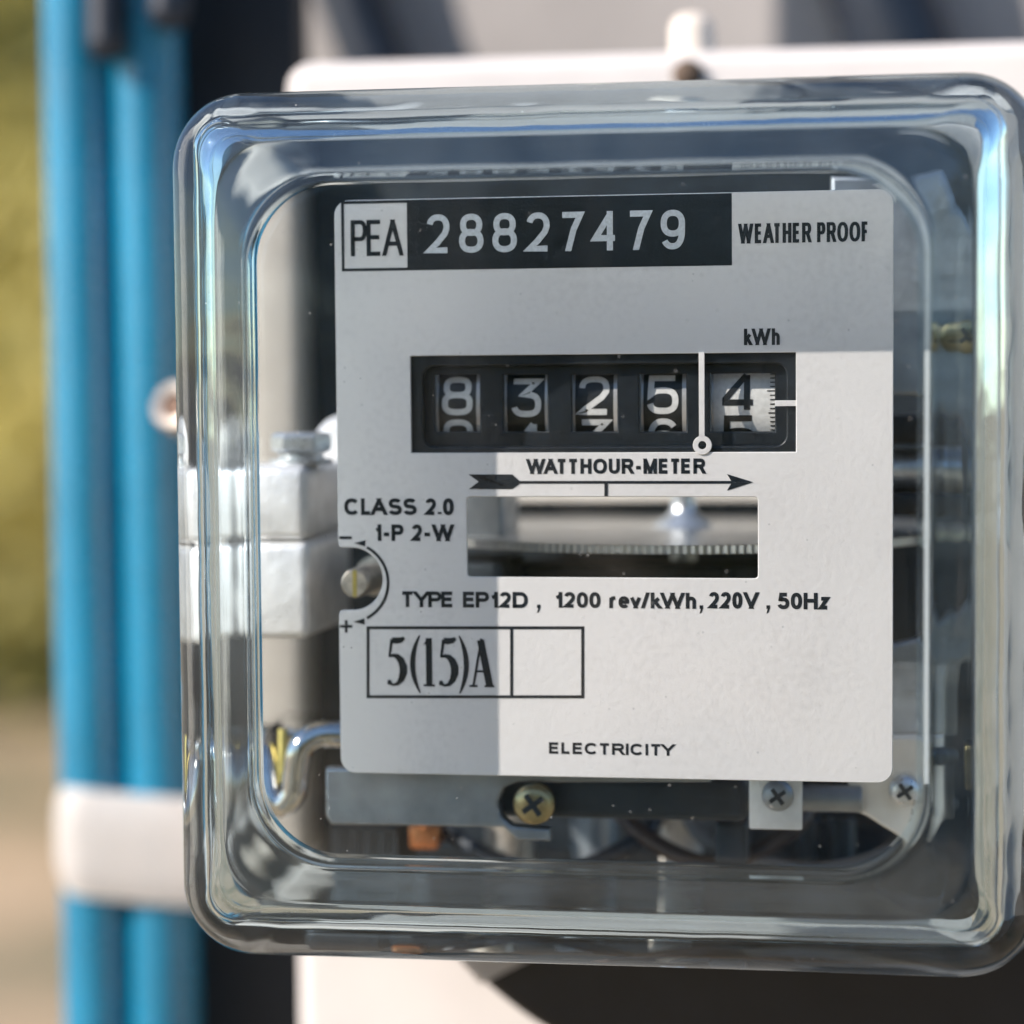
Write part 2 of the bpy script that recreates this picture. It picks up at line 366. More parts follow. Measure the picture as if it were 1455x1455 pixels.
def glyph_strokes(ch, x, z, h, t, sx, font=G):
    """stroke centre-lines of one glyph in mm; h cap height, t stroke width, sx horizontal squeeze"""
    wd, st = font[ch]; iw = max(wd*h*sx, 0)
    out = []
    for s in st:
        cl = s[0] == CL; pts = s[1:] if cl else s
        cw = max(iw-t, 0)
        o = [(x+t/2+px*cw, z+t/2+pz*(h-t)) for px, pz in pts]
        out.append(([CL]+o) if cl else o)
    return out, max(iw, t)
KERN = {p: -.10 for p in ('WA', 'AT', 'TY', 'YP', 'EA', 'TT', 'LA', 'PE', 'EP', 'kW', '47', '74', 'TE', 'ET')}
KERN.update({'WA': -.2, 'WE': .04, 'CT': -.07, 'EC': -.02, 'AT': -.22, 'LA': -.14, 'TY': -.12, 'YP': -.14, '27': -.0, 'EA': -.08, 'v/': -.08, 'ev': -.06, 'P1': -.02})
def kern(s, i, gap): return gap+(KERN.get(s[i:i+2], 0) if gap < .2 else 0)
def text(name, s, px0, py0, px1, py1, parent, material="ink", bold=.17, gap=.15, space=.5, lab=None, y=-.05, font=G):
    """flat print on the nameplate filling the given photograph box (cap height box)"""
    X0, X1, Z0, Z1 = pxr(px0, py0, px1, py1, 0); h = Z1-Z0; t = bold*h
    nat = 0
    for i, c in enumerate(s):
        if c == ' ': nat += space*h
        else: nat += max(font[c][0]*h, t)+(kern(s, i, gap)*h if i < len(s)-1 and s[i+1] != ' ' else 0)
    sx = (X1-X0)/nat
    bm = bmesh.new(); x = X0
    for i, c in enumerate(s):
        if c == ' ': x += space*h*sx; continue
        st, adv = glyph_strokes(c, x, Z0, h, t, sx, font)
        for k, pts in enumerate(st):
            yy = y-.006*k
            ribbon(bm, pts, t, lambda a, b: bm.verts.new(Vector((a, yy, b))*MM), 0, None if c in '.,' else (Z0, Z1))
        x += max(font[c][0]*h*sx, t) + (kern(s, i, gap)*h*sx if i < len(s)-1 and s[i+1] != ' ' else 0)
    o = mesh_obj(name, bm, material, parent, smooth=False)
    return plab(o, lab or "printed words "+s) if lab != '' else o
def shapes(name, polys, parent, material="ink", y=-.05, lab=None):
    """flat convex print pieces given in photograph pixels"""
    bm = bmesh.new()
    for k, pl in enumerate(polys):
        bm.faces.new([bm.verts.new(Vector((at(a, b, 0)[0], y-.005*k, at(a, b, 0)[1]))*MM) for a, b in pl])
    bmesh.ops.triangulate(bm, faces=bm.faces)
    o = mesh_obj(name, bm, material, parent, smooth=False)
    return plab(o, lab) if lab else o
def lines(name, paths, wpx, parent, material="ink", y=-.05, lab=None):
    bm = bmesh.new(); wd = wpx/scale_at(0)
    for k, pl in enumerate(paths):
        cl = pl[0] == CL; p = [at(a, b, 0) for a, b in (pl[1:] if cl else pl)]
        ribbon(bm, ([CL]+p) if cl else p, wd, lambda a, b: bm.verts.new(Vector((a, y-.005*k, b))*MM))
    o = mesh_obj(name, bm, material, parent, smooth=False)
    return plab(o, lab) if lab else o

# ================================================================== SETTING
GZ = -1250.0
q = NT("dry_grass_ground"); co = q.tc(); b = q.b; b.inputs["Roughness"].default_value = .95
n1 = q.n("TexNoise"); n1.inputs["Scale"].default_value = .9; n1.inputs["Detail"].default_value = 8; q.l(co, n1.inputs["Vector"])
n2 = q.n("TexNoise"); n2.inputs["Scale"].default_value = 14; n2.inputs["Detail"].default_value = 8; q.l(co, n2.inputs["Vector"])
cr = q.n("ValToRGB"); e = cr.color_ramp.elements; e[0].position = .36; e[0].color = (.11, .12, .07, 1); e[1].position = .62; e[1].color = (.44, .33, .22, 1)
k = e.new(.48); k.color = (.30, .23, .14, 1)
ad = q.n("Math", operation='MULTIPLY_ADD'); ad.inputs[1].default_value = .35; q.l(n2.outputs["Fac"], ad.inputs[0])
mm = q.n("Math", operation='MULTIPLY'); mm.inputs[1].default_value = .65; q.l(n1.outputs["Fac"], mm.inputs[0]); q.l(mm.outputs[0], ad.inputs[2])
q.l(ad.outputs[0], cr.inputs[0]); q.l(cr.outputs[0], b.inputs["Base Color"])
M["ground"] = q.m
bm = bmesh.new(); N = 24
for i in range(N+1):
    for j in range(N+1):
        u, v = (i/N*2-1), (j/N*2-1)
        bm.verts.new((math.copysign(abs(u)**3, u)*900, math.copysign(abs(v)**3, v)*900, GZ*MM))
bm.verts.ensure_lookup_table()
for i in range(N):
    for j in range(N): bm.faces.new([bm.verts[a] for a in (i*(N+1)+j, (i+1)*(N+1)+j, (i+1)*(N+1)+j+1, i*(N+1)+j+1)])
g = mesh_obj("ground", bm, "ground", None); g["kind"] = "structure"; g["label"] = "dry yellow green ground, far out of focus"

def foliage(name, cx, cyy, cz, rx, ry, rz, n, leaf, mats, label, stem_h, cat="shrub", group="shrubs behind the meter", nc=26):
    """shrub: stems and a crown of many small leaves, metres"""
    root = bpy.data.objects.new(name, None); root.location = (cx, cyy, GZ*MM); link(root); tag(root, label, cat, group)
    rnd = random.Random(hash((round(cx, 2), n)) & 0xffff); bm = bmesh.new()
    clumps = []
    for k in range(nc):
        while True:
            v = Vector((rnd.uniform(-1, 1), rnd.uniform(-1, 1), rnd.uniform(-1, 1)))
            if v.length < 1: break
        clumps.append((Vector((v.x*rx, v.y*ry, v.z*rz)), rnd.uniform(.2, .42)*min(rx, rz)))
    for k in range(n):
        c, r = rnd.choice(clumps)
        d = Vector((rnd.gauss(0, 1), rnd.gauss(0, 1), rnd.gauss(0, 1))).normalized()*r*rnd.random()**.4
        p = c+d+Vector((0, 0, cz-GZ*MM)); s = leaf*rnd.uniform(.6, 1.3)
        if p.z < .02: continue
        a = Vector((rnd.gauss(0, 1), rnd.gauss(0, 1), rnd.gauss(0, 1))).normalized(); bb = a.orthogonal().normalized(); cc = a.cross(bb)
        f = bm.faces.new([bm.verts.new(p+bb*s), bm.verts.new(p+cc*s*.4+a*s*.12), bm.verts.new(p-bb*s), bm.verts.new(p-cc*s*.4+a*s*.12)])
        f.material_index = rnd.choice((0, 0, 1))
    mesh_obj("crown", bm, mats, root, smooth=False)
    bm = bmesh.new()
    for k in range(7):
        c = clumps[k][0]+Vector((0, 0, cz-GZ*MM))
        tube_bm([(rnd.uniform(-60, 60), rnd.uniform(-60, 60), 0), tuple(Vector((c.x*.3, c.y*.3, c.z*.5))*1000), tuple(c*1000)], [28, 18, 6], 8, bm)
    mesh_obj("stem", bm, mats[2], root)
M["leaf_olive"] = mat("olive_leaf", (.36, .34, .10), .55, var=.25, vscale=3)
M["leaf_yellow"] = mat("yellow_leaf", (.56, .49, .15), .55, var=.25, vscale=3)
M["leaf_green"] = mat("green_leaf", (.05, .10, .03), .5, var=.3, vscale=3)
M["bark"] = mat("bark", (.12, .085, .06), .9, var=.3, vscale=30)
foliage("shrub", -2.15, 6.4, .45, 1.3, .8, 1.25, 16000, .045, ["leaf_yellow", "leaf_olive", "bark"], "tall yellow green shrub far behind the blue pipes", .8)
foliage("shrub", -3.5, 8.6, .9, 2.0, .9, 2.5, 30000, .08, ["leaf_olive", "leaf_green", "bark"], "olive green bush further back beyond the yellow shrub", 1.2, nc=80)
foliage("shrub", -.8, 2.3, -1.05, .35, .3, .2, 2500, .03, ["leaf_green", "leaf_olive", "bark"], "low green bush near the ground at the lower left corner", .1)

for k, (tx_, ty_, tz_, rr_, hh_) in enumerate(((-1.6, -6.6, .5, 1.5, 1.5), (1.0, -7.4, .6, 1.6, 1.7), (3.6, -6.2, .5, 1.6, 1.6), (6.2, -3.6, .4, 1.6, 1.6), (6.4, -.6, .3, 1.4, 1.5))):  # unseen trees added to darken what the front pane reflects
    foliage("reflection_tree", tx_, ty_, tz_, rr_, rr_*.7, hh_, 7000, .09, ["leaf_green", "leaf_olive", "bark"],
            "unseen leafy green tree added for dark reflections in the cover, " + ("left of the viewer", "straight behind the viewer", "right of the viewer", "far to the right of the viewer", "level with the meter on the right")[k], 1.0, "tree", "unseen trees added for the cover to reflect", 60)

# grey concrete post and dark panel standing in for its shaded side
YW, YB = 240, 150
X0, _ = at(418, 700, YW); 
o = flat("concrete_post", [rrect(X0, X0+330, GZ, 420, 6)], YW, YW+180, "concrete", None, 2)
tag(o, "grey concrete post standing behind the meter", "post")
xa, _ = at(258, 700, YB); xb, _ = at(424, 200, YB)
o = flat("shade_panel", [rrect(xa, xb, -520, 260, 2)], YB, YB+12, "dark_panel", None, .8)
tag(o, "dark narrow panel painted as the shaded side of the post, beside the blue pipes", "dark_panel")

# ================================================================== BLUE PIPES, STRAP, SHADE TUBES
YP = 135.0
def pipe(pxa, pxb, pxc, r, label):
    root_pts = [(pxa, -420), ((pxa+pxb)/2-2, 120), (pxb-3, 520), (pxb+3, 860), ((pxb+pxc)/2+1, 1290), (pxc, 1900)]
    pts = [Vector((at(a, b_, YP)[0], YP, at(a, b_, YP)[1])) for a, b_ in root_pts]
    pts = smooth_path(pts, 14)
    bm = tube_bm(pts, r, 40)
    o = mesh_obj("blue_pipe", bm, "blue_pvc", None)
    return tag(o, label, "pipe", "blue pipes beside the meter")
pipe(106, 126, 150, 7.7, "bright blue plastic pipe, the leftmost of the two")
pipe(203, 222, 242, 7.5, "bright blue plastic pipe right beside the meter cover")

# white saddle strap round both pipes
xl, zt = at(62, 1118, YP-9); xr, zb = at(330, 1292, YP-9)
root = empty("pipe_strap", ((xl+xr)/2, YP+9, zb))
bm = bmesh.new()
zt0, zb0 = zt, zb+2
path = []
for k in range(9): t = rad(180+k*90/8); path.append((xl+10+10*math.cos(t), YP+1+11*math.sin(t)))
path = [(xl, YP+10)]+path+[(xl+22, YP-10.6), (xl+34, YP-10.2), (xr-10, YP-9.6), (xr, YP-8)]
pv = []
for (x, y) in path:
    dz = -(x-xl)*.055
    pv.append((x, y, dz))
prof = [(0, .0), (.6, 1.2), (2.0, 2.0)]
zs = []
H = zt0-zb0
for i in range(13):
    f = i/12
    bul = (1-abs(2*f-1)**3.2)
    zs.append((zb0+H*f, bul*1.8))
rows = []
for z, bul in zs:
    row = []
    for i, (x, y, dz) in enumerate(pv):
        a = Vector(pv[max(i-1, 0)][:2]); c = Vector(pv[min(i+1, len(pv)-1)][:2]); tdir = (c-a).normalized(); nrm = Vector((tdir.y, -tdir.x))
        row.append(bm.verts.new(Vector((x+nrm.x*(bul-1.2), y+nrm.y*(bul-1.2), z+dz))*MM))
    rows.append(row)
for a, c in zip(rows, rows[1:]):
    for i in range(len(a)-1): bm.faces.new((a[i], a[i+1], c[i+1], c[i]))
bmesh.ops.solidify(bm, geom=bm.faces[:], thickness=-.0012)
bmesh.ops.recalc_face_normals(bm, faces=bm.faces)
for v in bm.verts: v.co -= Vector(root.location)
mesh_obj("band", bm, "strap", root, angle=60)
cx, cz = at(300, 1210, YP-10)
bm = lathe_bm([(0, -2.2), (2.6, -2), (3.4, -1), (3.6, 0), (3.6, .6)], (cx, YP-10.5, cz), (0, 1, 0), 24)
for v in bm.verts: v.co -= Vector(root.location)
mesh_obj("screw", bm, "zinc", root)
tag(root, "white strap clamped round the two blue pipes", "strap")

def dark_tube(pxs, Y, r, label, mat_="dark_tube", group="dark tubes standing in for shade"):  # dark tube put where shade falls
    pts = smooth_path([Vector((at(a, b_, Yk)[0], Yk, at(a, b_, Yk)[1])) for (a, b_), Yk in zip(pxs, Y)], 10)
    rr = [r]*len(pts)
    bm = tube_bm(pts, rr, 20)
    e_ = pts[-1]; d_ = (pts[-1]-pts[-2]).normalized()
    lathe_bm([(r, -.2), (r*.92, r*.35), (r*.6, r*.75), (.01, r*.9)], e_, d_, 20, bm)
    o = mesh_obj("shade_tube", bm, mat_, None); tag(o, label, "dark_tube", group); return o
dark_tube([(400, -520), (465, -120), (510, 30), (600, 260), (660, 420)], [231, 231, 230, 230, 230], 8.5, "dark tube standing for a slanting shadow on the post, above the white base")  # dark tube shaped like a shadow band on the post
dark_tube([(1130, -520), (1200, -150), (1245, -20), (1330, 200)], [227, 227, 227, 227], 12.5, "dark tube standing for a shadow on the post in the top right corner")  # second shadow band on the post, also a dark tube
dark_tube([(143, -420), (150, -160), (152, 62)], [YP-4, YP-8, YP-10], 4.4, "short black tube standing for shade between the tops of the blue pipes")  # black tube put where shade falls on the pipe tops
dark_tube([(250, -420), (243, -200), (240, 18)], [YP-4, YP-9, YP-11], 4.4, "black tube standing for shade over the top of the right blue pipe")  # black tube for the shade at the top of the right pipe

# ================================================================== THE METER
meter = empty("electricity_meter", (0, 70, -75))
tag(meter, "clear covered electricity meter with aluminium nameplate and five number wheels", "electricity meter")
def fix(o):                                       # keep world placement under the meter's empty
    return o
MLOC = Vector(meter.location)
meter.location = (0, 0, 0)
# the empty sits at the meter's base; parts keep world coordinates through the parent inverse
meter.location = MLOC
_link = link
def link(o, parent=None):
    SC.collection.objects.link(o)
    if parent:
        o.parent = parent
        if parent is meter: o.matrix_parent_inverse = Matrix.Translation(-MLOC)
    return o

# ---- white base behind everything
YBA = 96.0
X0, _ = at(413, 700, YBA); _, Z1 = at(700, 80, YBA); X1, _ = at(1560, 700, YBA); _, Z0 = at(700, 1640, YBA)
base = flat("base", [rrect(X0, X1, Z0, Z1, 5, 10)], YBA, YBA+14, "white_paint", meter, 3.0, 5)
plab(base, "white painted base plate with rounded corners")
hx, hz = at(976, 104, YBA-2)
bm = lathe_bm([(.01, -2.6), (1.6, -2.4), (2.6, -1.6), (3.0, -.4), (3.0, .6)], (hx, YBA, hz), (0, 1, 0), 24)
mesh_obj("screw", bm, "bark", base)
hx, hz = at(985, 38, YBA+10)
bm = box_bm(hx-4, hx+4, YBA+3, YBA+16, hz-14, hz+2, 3.0)
plab(mesh_obj("hanger", bm, "cream", base), "white hanger tab above the base")
# inner dark tray the works are screwed to
X0, X1, Z0, Z1 = pxr(440, 200, 1420, 1300, 88)
flat("mounting_plate", [rrect(X0, X1, Z0, Z1, 4)], 88, 92, "dark_steel", meter, .6)
# ---- black terminal block cover below
YT = 50
cpx, cpz = at(1010, 1250, YT)
pts = []
r_ = 36
a0 = at(545, 1290, YT); a1 = at(1600, 1290, YT); zb_ = at(900, 1530, YT)[1]
lp = [(a0[0]+4, a0[1]), (a1[0], a1[1]), (a1[0], zb_)]
pp = [(v.x, v.y) for v in smooth_path([Vector(at(p, q_, YT)+(0,)) for p, q_ in ((960, 1530), (860, 1502), (775, 1464), (705, 1414), (655, 1366), (622, 1325), (600, 1290))], 5)]
lp = [at(1600, 1290, YT), at(1600, 1530, YT)]+pp
o = flat("terminal_cover", [lp[::-1]], YT, 95.5, "bakelite", meter, 2.0, 4); plab(o, "black terminal block cover below the clear cover")
bm = bmesh.new()
tri = [at(640, 1350, 46), at(778, 1352, 46), at(690, 1398, 46), at(680, 1403, 46)]
vs = [bm.verts.new(Vector((x, 46+.8*i, z))*MM) for i, (x, z) in enumerate(tri)]; bm.faces.new(vs)
bmesh.ops.solidify(bm, geom=bm.faces[:], thickness=.0006)
plab(mesh_obj("seal_tag", bm, "white_paint", meter, smooth=False), "torn white tag under the cover")

# ---- nameplate
PL, PR, PZ0, PZ1 = -42.25, 42.25, -44.13, 44.13
nx0 = PL
ncx, ncz = at(500, 822.5, 0); ntop = at(490, 778, 0)[1]; nbot = at(490, 867, 0)[1]; nr = (ntop-nbot)/2
c_r = 2.3
outl = [(a, b_) for a, b_ in rrect(PL, PR, PZ0, PZ1, c_r, 8)]
# outline order: TR corner, TL corner, BL corner, BR corner -> insert notch on the left edge going down
notch = [(PL, ntop+.7), (PL+.2, ntop+.15), (PL+.7, ntop)]+[(ncx+nr*math.cos(rad(90-180*k/24)), (ntop+nbot)/2+nr*math.sin(rad(90-180*k/24))) for k in range(25)]+[(PL+.7, nbot), (PL+.2, nbot-.15), (PL, nbot-.7)]
outl = outl[:18]+notch+outl[18:]
rw = pxr(583, 506, 1131, 642, 0); reg_hole = [(rw[0], rw[2]), (rw[1], rw[2]), (rw[1], rw[3]), (rw[0], rw[3])]
dw = pxr(663, 706, 1077, 822, 0); disc_hole = rrect(dw[0], dw[1], dw[2], dw[3], .5, 3)
plate = flat("nameplate", [outl, reg_hole[::-1], disc_hole[::-1]], 0, .7, "plate", meter, .12, 2)
plab(plate, "pale aluminium nameplate with black lettering, counter opening and disc window")
# printed block with serial number
blk = pxr(579, 284, 1040, 377, 0)
bm = bmesh.new()
bm.faces.new([bm.verts.new(Vector((x, -.03, z))*MM) for x, z in ((blk[0], blk[2]), (blk[1], blk[2]), (blk[1], blk[3]), (blk[0], blk[3]))])
plab(mesh_obj("printed_panel", bm, "ink", plate, smooth=False), "black printed panel behind the serial number")
bx0 = at(487, 330, 0)[0]; e_ = .44
pb = [CL, (bx0, blk[2]+e_/2), (blk[0]+.1, blk[2]+e_/2), (blk[0]+.1, blk[3]-e_/2), (bx0, blk[3]-e_/2)]
bm = bmesh.new(); ribbon(bm, pb, e_, lambda a, b_: bm.verts.new(Vector((a, -.04, b_))*MM)); mesh_obj("printed_frame", bm, "ink", plate, smooth=False)
text("lettering", "PEA", 498, 313, 573, 363, plate, bold=.12, gap=.08)
text("lettering", "28827479", 605, 305, 974, 354, plate, "silver_ink", bold=.155, gap=.24, lab="serial number 28827479 in bare metal on black", y=-.06)
text("lettering", "WEATHER PROOF", 1049, 318, 1235, 343, plate, bold=.175, gap=.10)
text("lettering", "kWh", 1057, 467, 1108, 490, plate, bold=.2, gap=.10)
text("lettering", "WATTHOUR-METER", 748, 652, 1002, 673, plate, bold=.23, gap=.13)
text("lettering", "CLASS 2.0", 489, 708, 645, 732, plate, bold=.235, gap=.08)
text("lettering", "1-P 2-W", 532, 745, 645, 769, plate, bold=.235, gap=.08)
text("lettering", "TYPE EP12D", 569, 840, 750, 864, plate, bold=.23, gap=.085)
shapes("lettering", [[(763, 859), (768, 859), (768, 864), (763, 864)], [(765, 863), (768, 863), (766, 869), (763, 871)]], plate, lab="printed comma")
text("lettering", "1200 rev/kWh", 788, 841, 989, 865, plate, bold=.23, gap=.085)
shapes("lettering", [[(994, 860), (999, 860), (999, 865), (994, 865)], [(996, 864), (999, 864), (997, 870), (994, 872)]], plate, lab="printed comma")
text("lettering", "220V", 1007, 841, 1078, 865, plate, bold=.23, gap=.085)
shapes("lettering", [[(1089, 860), (1094, 860), (1094, 865), (1089, 865)], [(1091, 864), (1094, 864), (1092, 870), (1089, 872)]], plate, lab="printed comma")
text("lettering", "50Hz", 1105, 842, 1178, 866, plate, bold=.23, gap=.085)
text("lettering", "ELECTRICITY", 780, 1054.5, 960, 1074, plate, bold=.23, gap=.13)
# serif rating 5(15)A : strokes of varying width
def serif(name, parent):
    X0, X1, Z0, Z1 = pxr(549, 906, 701, 976, 0); h = Z1-Z0; W_ = X1-X0
    bm = bmesh.new(); cnt = [0]
    def st(pts, wd, ox, ow):
        cnt[0] += 1; yy = -.05-.004*(cnt[0] % 6)
        P = [(X0+W_*(ox+ow*a), Z0+h*b_) for a, b_ in pts]
        ww = [W_*x for x in wd] if isinstance(wd, list) else W_*wd
        ribbon(bm, P, ww, lambda a, b_: bm.verts.new(Vector((a, yy, b_))*MM))
    def five(ox, ow):
        st([(.30, .95), (.55, .94), (.8, .955), (.97, 1.0)], [.055, .06, .05, .03], ox, ow)
        st([(.30, .97), (.16, .60)], [.03, .022], ox, ow)
        bowl = [(.16, .60), (.35, .635), (.58, .61), (.78, .53), (.90, .40), (.90, .27), (.78, .13), (.58, .04), (.35, .015), (.16, .05)]
        st(bowl, [.016, .03, .05, .066, .074, .072, .056, .036, .022, .03], ox, ow)
        st([(.04, .075), (.13, .07), (.26, .05)], [.035, .05, .03], ox, ow)
    def one(ox, ow):
        st([(.5, 1.0), (.5, .03)], .058, ox, ow); st([(.1, .86), (.3, .93), (.5, .985)], [.012, .02, .02], ox, ow)
        st([(.02, .014), (.98, .014)], .020, ox, ow); st([(.28, .05), (.5, .08), (.72, .05)], [.02, .05, .02], ox, ow)
    def par(ox, ow, d):
        P = []; Wd = []
        for k in range(15):
            t = -1+2*k/14; P.append((.5+d*(.5-(1-t*t)*1.0), .455+t*.6)); Wd.append(.012+.038*(1-t*t))
        st(P, Wd, ox, ow)
    five(0, .175); par(.245, .07, 1); one(.345, .11); five(.487, .17); par(.685, .065, -1)
    ox, ow = .785, .215
    st([(.14, .02), (.50, 1.0)], .022, ox, ow); st([(.46, .97), (.84, .02)], .066, ox, ow); st([(.26, .32), (.64, .32)], .02, ox, ow)
    st([(-.04, .014), (.32, .014)], .02, ox, ow); st([(.62, .014), (1.04, .014)], .02, ox, ow)
    return plab(mesh_obj(name, bm, "ink", parent, smooth=False), "rating 5(15)A in serif letters")
serif("lettering", plate)
lines("printed_frame", [[CL, (523, 892), (828, 892), (828, 990), (523, 990)], [(727, 892), (727, 990)]], 4.4, plate, lab="ruled box round the current rating")
bm = None
shapes("printed_arrow", [[(666, 674), (728, 674), (738, 683), (738, 688), (728, 695), (680, 695), (680, 674.2)], [(680, 676), (680, 684.5), (666, 674)], [(680, 684.5), (680, 694.6), (666, 695)],
                         [(736, 683.3), (1042, 683.3), (1042, 687.2), (736, 687.2)], [(1070, 685), (1040, 685), (1033, 673.5)], [(1070, 685.1), (1033, 697), (1040, 685.1)],
                         [(858.8, 687), (863.6, 687), (863.6, 705), (858.8, 705)]], plate, lab="long arrow above the disc window")
acx, acz = 494.5, 828
arcp = [(acx+57*math.cos(rad(a)), acz-57*math.sin(rad(a))) for a in range(-62, 63, 4)]
lines("printed_arrow", [arcp], 4.2, plate, lab="curved double arrow round the adjusting screw")
shapes("printed_arrow", [[(503, 771.5), (519.5, 767.5), (519, 776.5)], [(502, 883.5), (518, 878.5), (518.5, 887.5)]], plate, y=-.08)
lines("plus_sign", [[(483, 890), (501, 890)], [(492, 881), (492, 899)]], 4.2, plate)
lines("minus_sign", [[(481.8, 764), (500, 764)]], 4.2, plate)

# ---- register (counter)
regbm_holes = [(617, 533, 682, 613), (715, 533, 778, 613), (812, 533, 877, 613), (908, 532, 975, 613), (1008, 531, 1101, 613)]
o_ = pxr(573, 496, 1141, 652, 0)
outer = [(o_[0], o_[2]), (o_[1], o_[2]), (o_[1], o_[3]), (o_[0], o_[3])]
inn = pxrr(601, 521, 1117, 633, .9, 1.6, 5)
register = flat("register", [outer, inn[::-1]], .78, 2.2, "black_plastic", meter, .3, 2)
plab(register, "black counter housing with five windows")
YM = 2.3
holes = []
for (a, b_, c, d) in regbm_holes:
    h_ = pxr(a, b_, c, d, YM); holes.append([(h_[0], h_[2]), (h_[1], h_[2]), (h_[1], h_[3]), (h_[0], h_[3])][::-1])
o2 = [(o_[0]-.5, o_[2]-.5), (o_[1]+.5, o_[2]-.5), (o_[1]+.5, o_[3]+.5), (o_[0]-.5, o_[3]+.5)]
flat("window_mask", [o2]+holes, YM, YM+1.1, "black_plastic", register, .22, 2)
RW = 10.6
wz = at(850, 576, YM+1.2)[1]
def wheel_mesh(w_, white, x_dig0, x_dig1, ticks):
    """drum along X, centred on x=0; digits 0-9 wrapped on it, digit d faces -Y when the wheel is turned by -36*d"""
    bm = bmesh.new(); n = 80
    body = 1 if white else 0
    for x0, x1, r, mi in ((0, w_, RW, body), (w_, w_+.75, RW+.12, 2), (-.35, 0, RW+.06, 2)):
        ra = [[bm.verts.new(Vector((xx, -rr*math.cos(2*math.pi*k/n), rr*math.sin(2*math.pi*k/n)))*MM) for k in range(n)] for xx, rr in ((x0, 3), (x0, r), (x1, r), (x1, 3))]
        for a, c in zip(ra, ra[1:]):
            for k in range(n):
                f = bm.faces.new((a[k], c[k], c[(k+1)%n], a[(k+1)%n])); f.material_index = mi
    ink = 0 if white else 1
    pitch = 2*math.pi*RW/10
    for d in range(10):
        h = pitch*.90; ww = x_dig1-x_dig0; font = GW
        t = h*.155; sx = 1.0
        wd, st = font[str(d)]
        sx = ww/(max(wd, .3)*h) if d != 1 else 1.0
        sts, adv = glyph_strokes(str(d), x_dig0, -h/2, h, t, sx, font)
        for k, pts in enumerate(sts):
            cl = pts[0] == CL; p = pts[1:] if cl else pts
            dense = []
            for i in range(len(p)-(0 if cl else 1)):
                a, c = Vector(p[i]), Vector(p[(i+1) % len(p)]); m_ = max(1, int((c-a).length/.5))
                for j in range(m_): dense.append(tuple(a.lerp(c, j/m_)))
            if not cl: dense.append(tuple(p[-1]))
            def em(x, s):
                th = s/RW - d*math.pi/5; rr = RW+.05+.012*k
                return bm.verts.new(Vector((x, -rr*math.cos(th), rr*math.sin(th)))*MM)
            ribbon(bm, ([CL]+dense) if cl else dense, t, em, ink)
    if ticks:
        for k in range(100):
            th = -k*2*math.pi/100; ln = 1.25 if k % 10 == 0 else (1.05 if k % 5 == 0 else .8)
            vs = []
            for xx, s in ((w_-ln, -.1), (w_-.05, -.1), (w_-.05, .1), (w_-ln, .1)):
                a_ = th+s/RW; rr = RW+.05
                vs.append(bm.verts.new(Vector((xx, -rr*math.cos(a_), rr*math.sin(a_)))*MM))
            f = bm.faces.new(vs); f.material_index = 0
    bmesh.ops.recalc_face_normals(bm, faces=bm.faces)
    me = bpy.data.meshes.new("number_wheel"); bm.to_mesh(me); bm.free()
    for k in ("wheel_black", "wheel_white", "wheel_flange"): me.materials.append(M[k])
    for p in me.polygons: p.use_smooth = True
    me.set_sharp_from_angle(angle=rad(35))
    return me
wy = YM+1.4+RW
s_ = scale_at(YM+1.4)
me_b = wheel_mesh(5.9, False, .55, 5.35, False)
me_w = wheel_mesh(9.3, True, 1.3, 6.3, True)
for dig, pxl, pyc, lab in ((8, 617, 562.5, "black wheel showing 8"), (3, 714, 565, "black wheel showing 3"), (2, 811, 562, "black wheel showing 2"), (5, 908, 560.5, "black wheel showing 5"), (4, 1008, 556, "white wheel showing 4")):
    o = bpy.data.objects.new("number_wheel", me_w if dig == 4 else me_b)
    x_, z_ = at(pxl+6, pyc, YM+1.4)
    o.location = Vector((x_, wy, wz))*MM
    off = math.asin(max(-1, min(1, (z_-wz)/RW)))
    # digit d sits at angle -36d (below the front); turn the drum up so that it faces the window
    o.rotation_euler = (-(dig*math.pi/5 + off), 0, 0)
    link(o, register); plab(o, lab)
# bare metal tongues of the plate across the counter
ts = at(997, 500, 0)[0]; tw = .42; zt_ = at(997, 500, 0)[1]; rx_, rz_ = at(998, 632.5, 0)
ring_o = circ(rx_, rz_, 1.42, 32)
bm = bmesh.new()
o = flat("decimal_pointer", [[(ts-tw, zt_), (ts-tw, rz_+1.25), (ts+tw, rz_+1.25), (ts+tw, zt_)][::-1]], -.25, .3, "plate", plate, .05, 1)
o = flat("decimal_pointer", [ring_o, circ(rx_, rz_, .62, 24)[::-1]], -.25, .3, "plate", plate, .05, 1); plab(o, "small ring at the end of the decimal pointer")
tx = pxr(1101, 569, 1134, 577, 0)
flat("reading_mark", [[(tx[0], tx[2]), (tx[1], tx[2]), (tx[1], tx[3]), (tx[0], tx[3])]], .2, .75, "plate", plate, .05, 1)

# ---- rotor disc, spindle
DX, _ = at(968, 760, 50); RD = 46.0; DY = 8.0+RD
DZ = at(868, 781, 8)[1]
bm = bmesh.new(); nt_ = 230
def ringv(r, z, n, wob=0): return [bm.verts.new(Vector((DX+(r-(wob if k % 2 else 0))*math.cos(2*math.pi*k/n), DY+(r-(wob if k % 2 else 0))*math.sin(2*math.pi*k/n), DZ+z))*MM) for k in range(n)]
n = nt_*2
rs = [ringv(2, .75, n), ringv(RD-2.2, .75, n), ringv(RD-.1, .7, n, .0), ringv(RD, .62, n, .45), ringv(RD, -.62, n, .45), ringv(RD-.3, -.75, n), ringv(2, -.75, n)]
for a, c in zip(rs, rs[1:]):
    for k in range(n): bm.faces.new((a[k], a[(k+1)%n], c[(k+1)%n], c[k]))
bmesh.ops.recalc_face_normals(bm, faces=bm.faces)
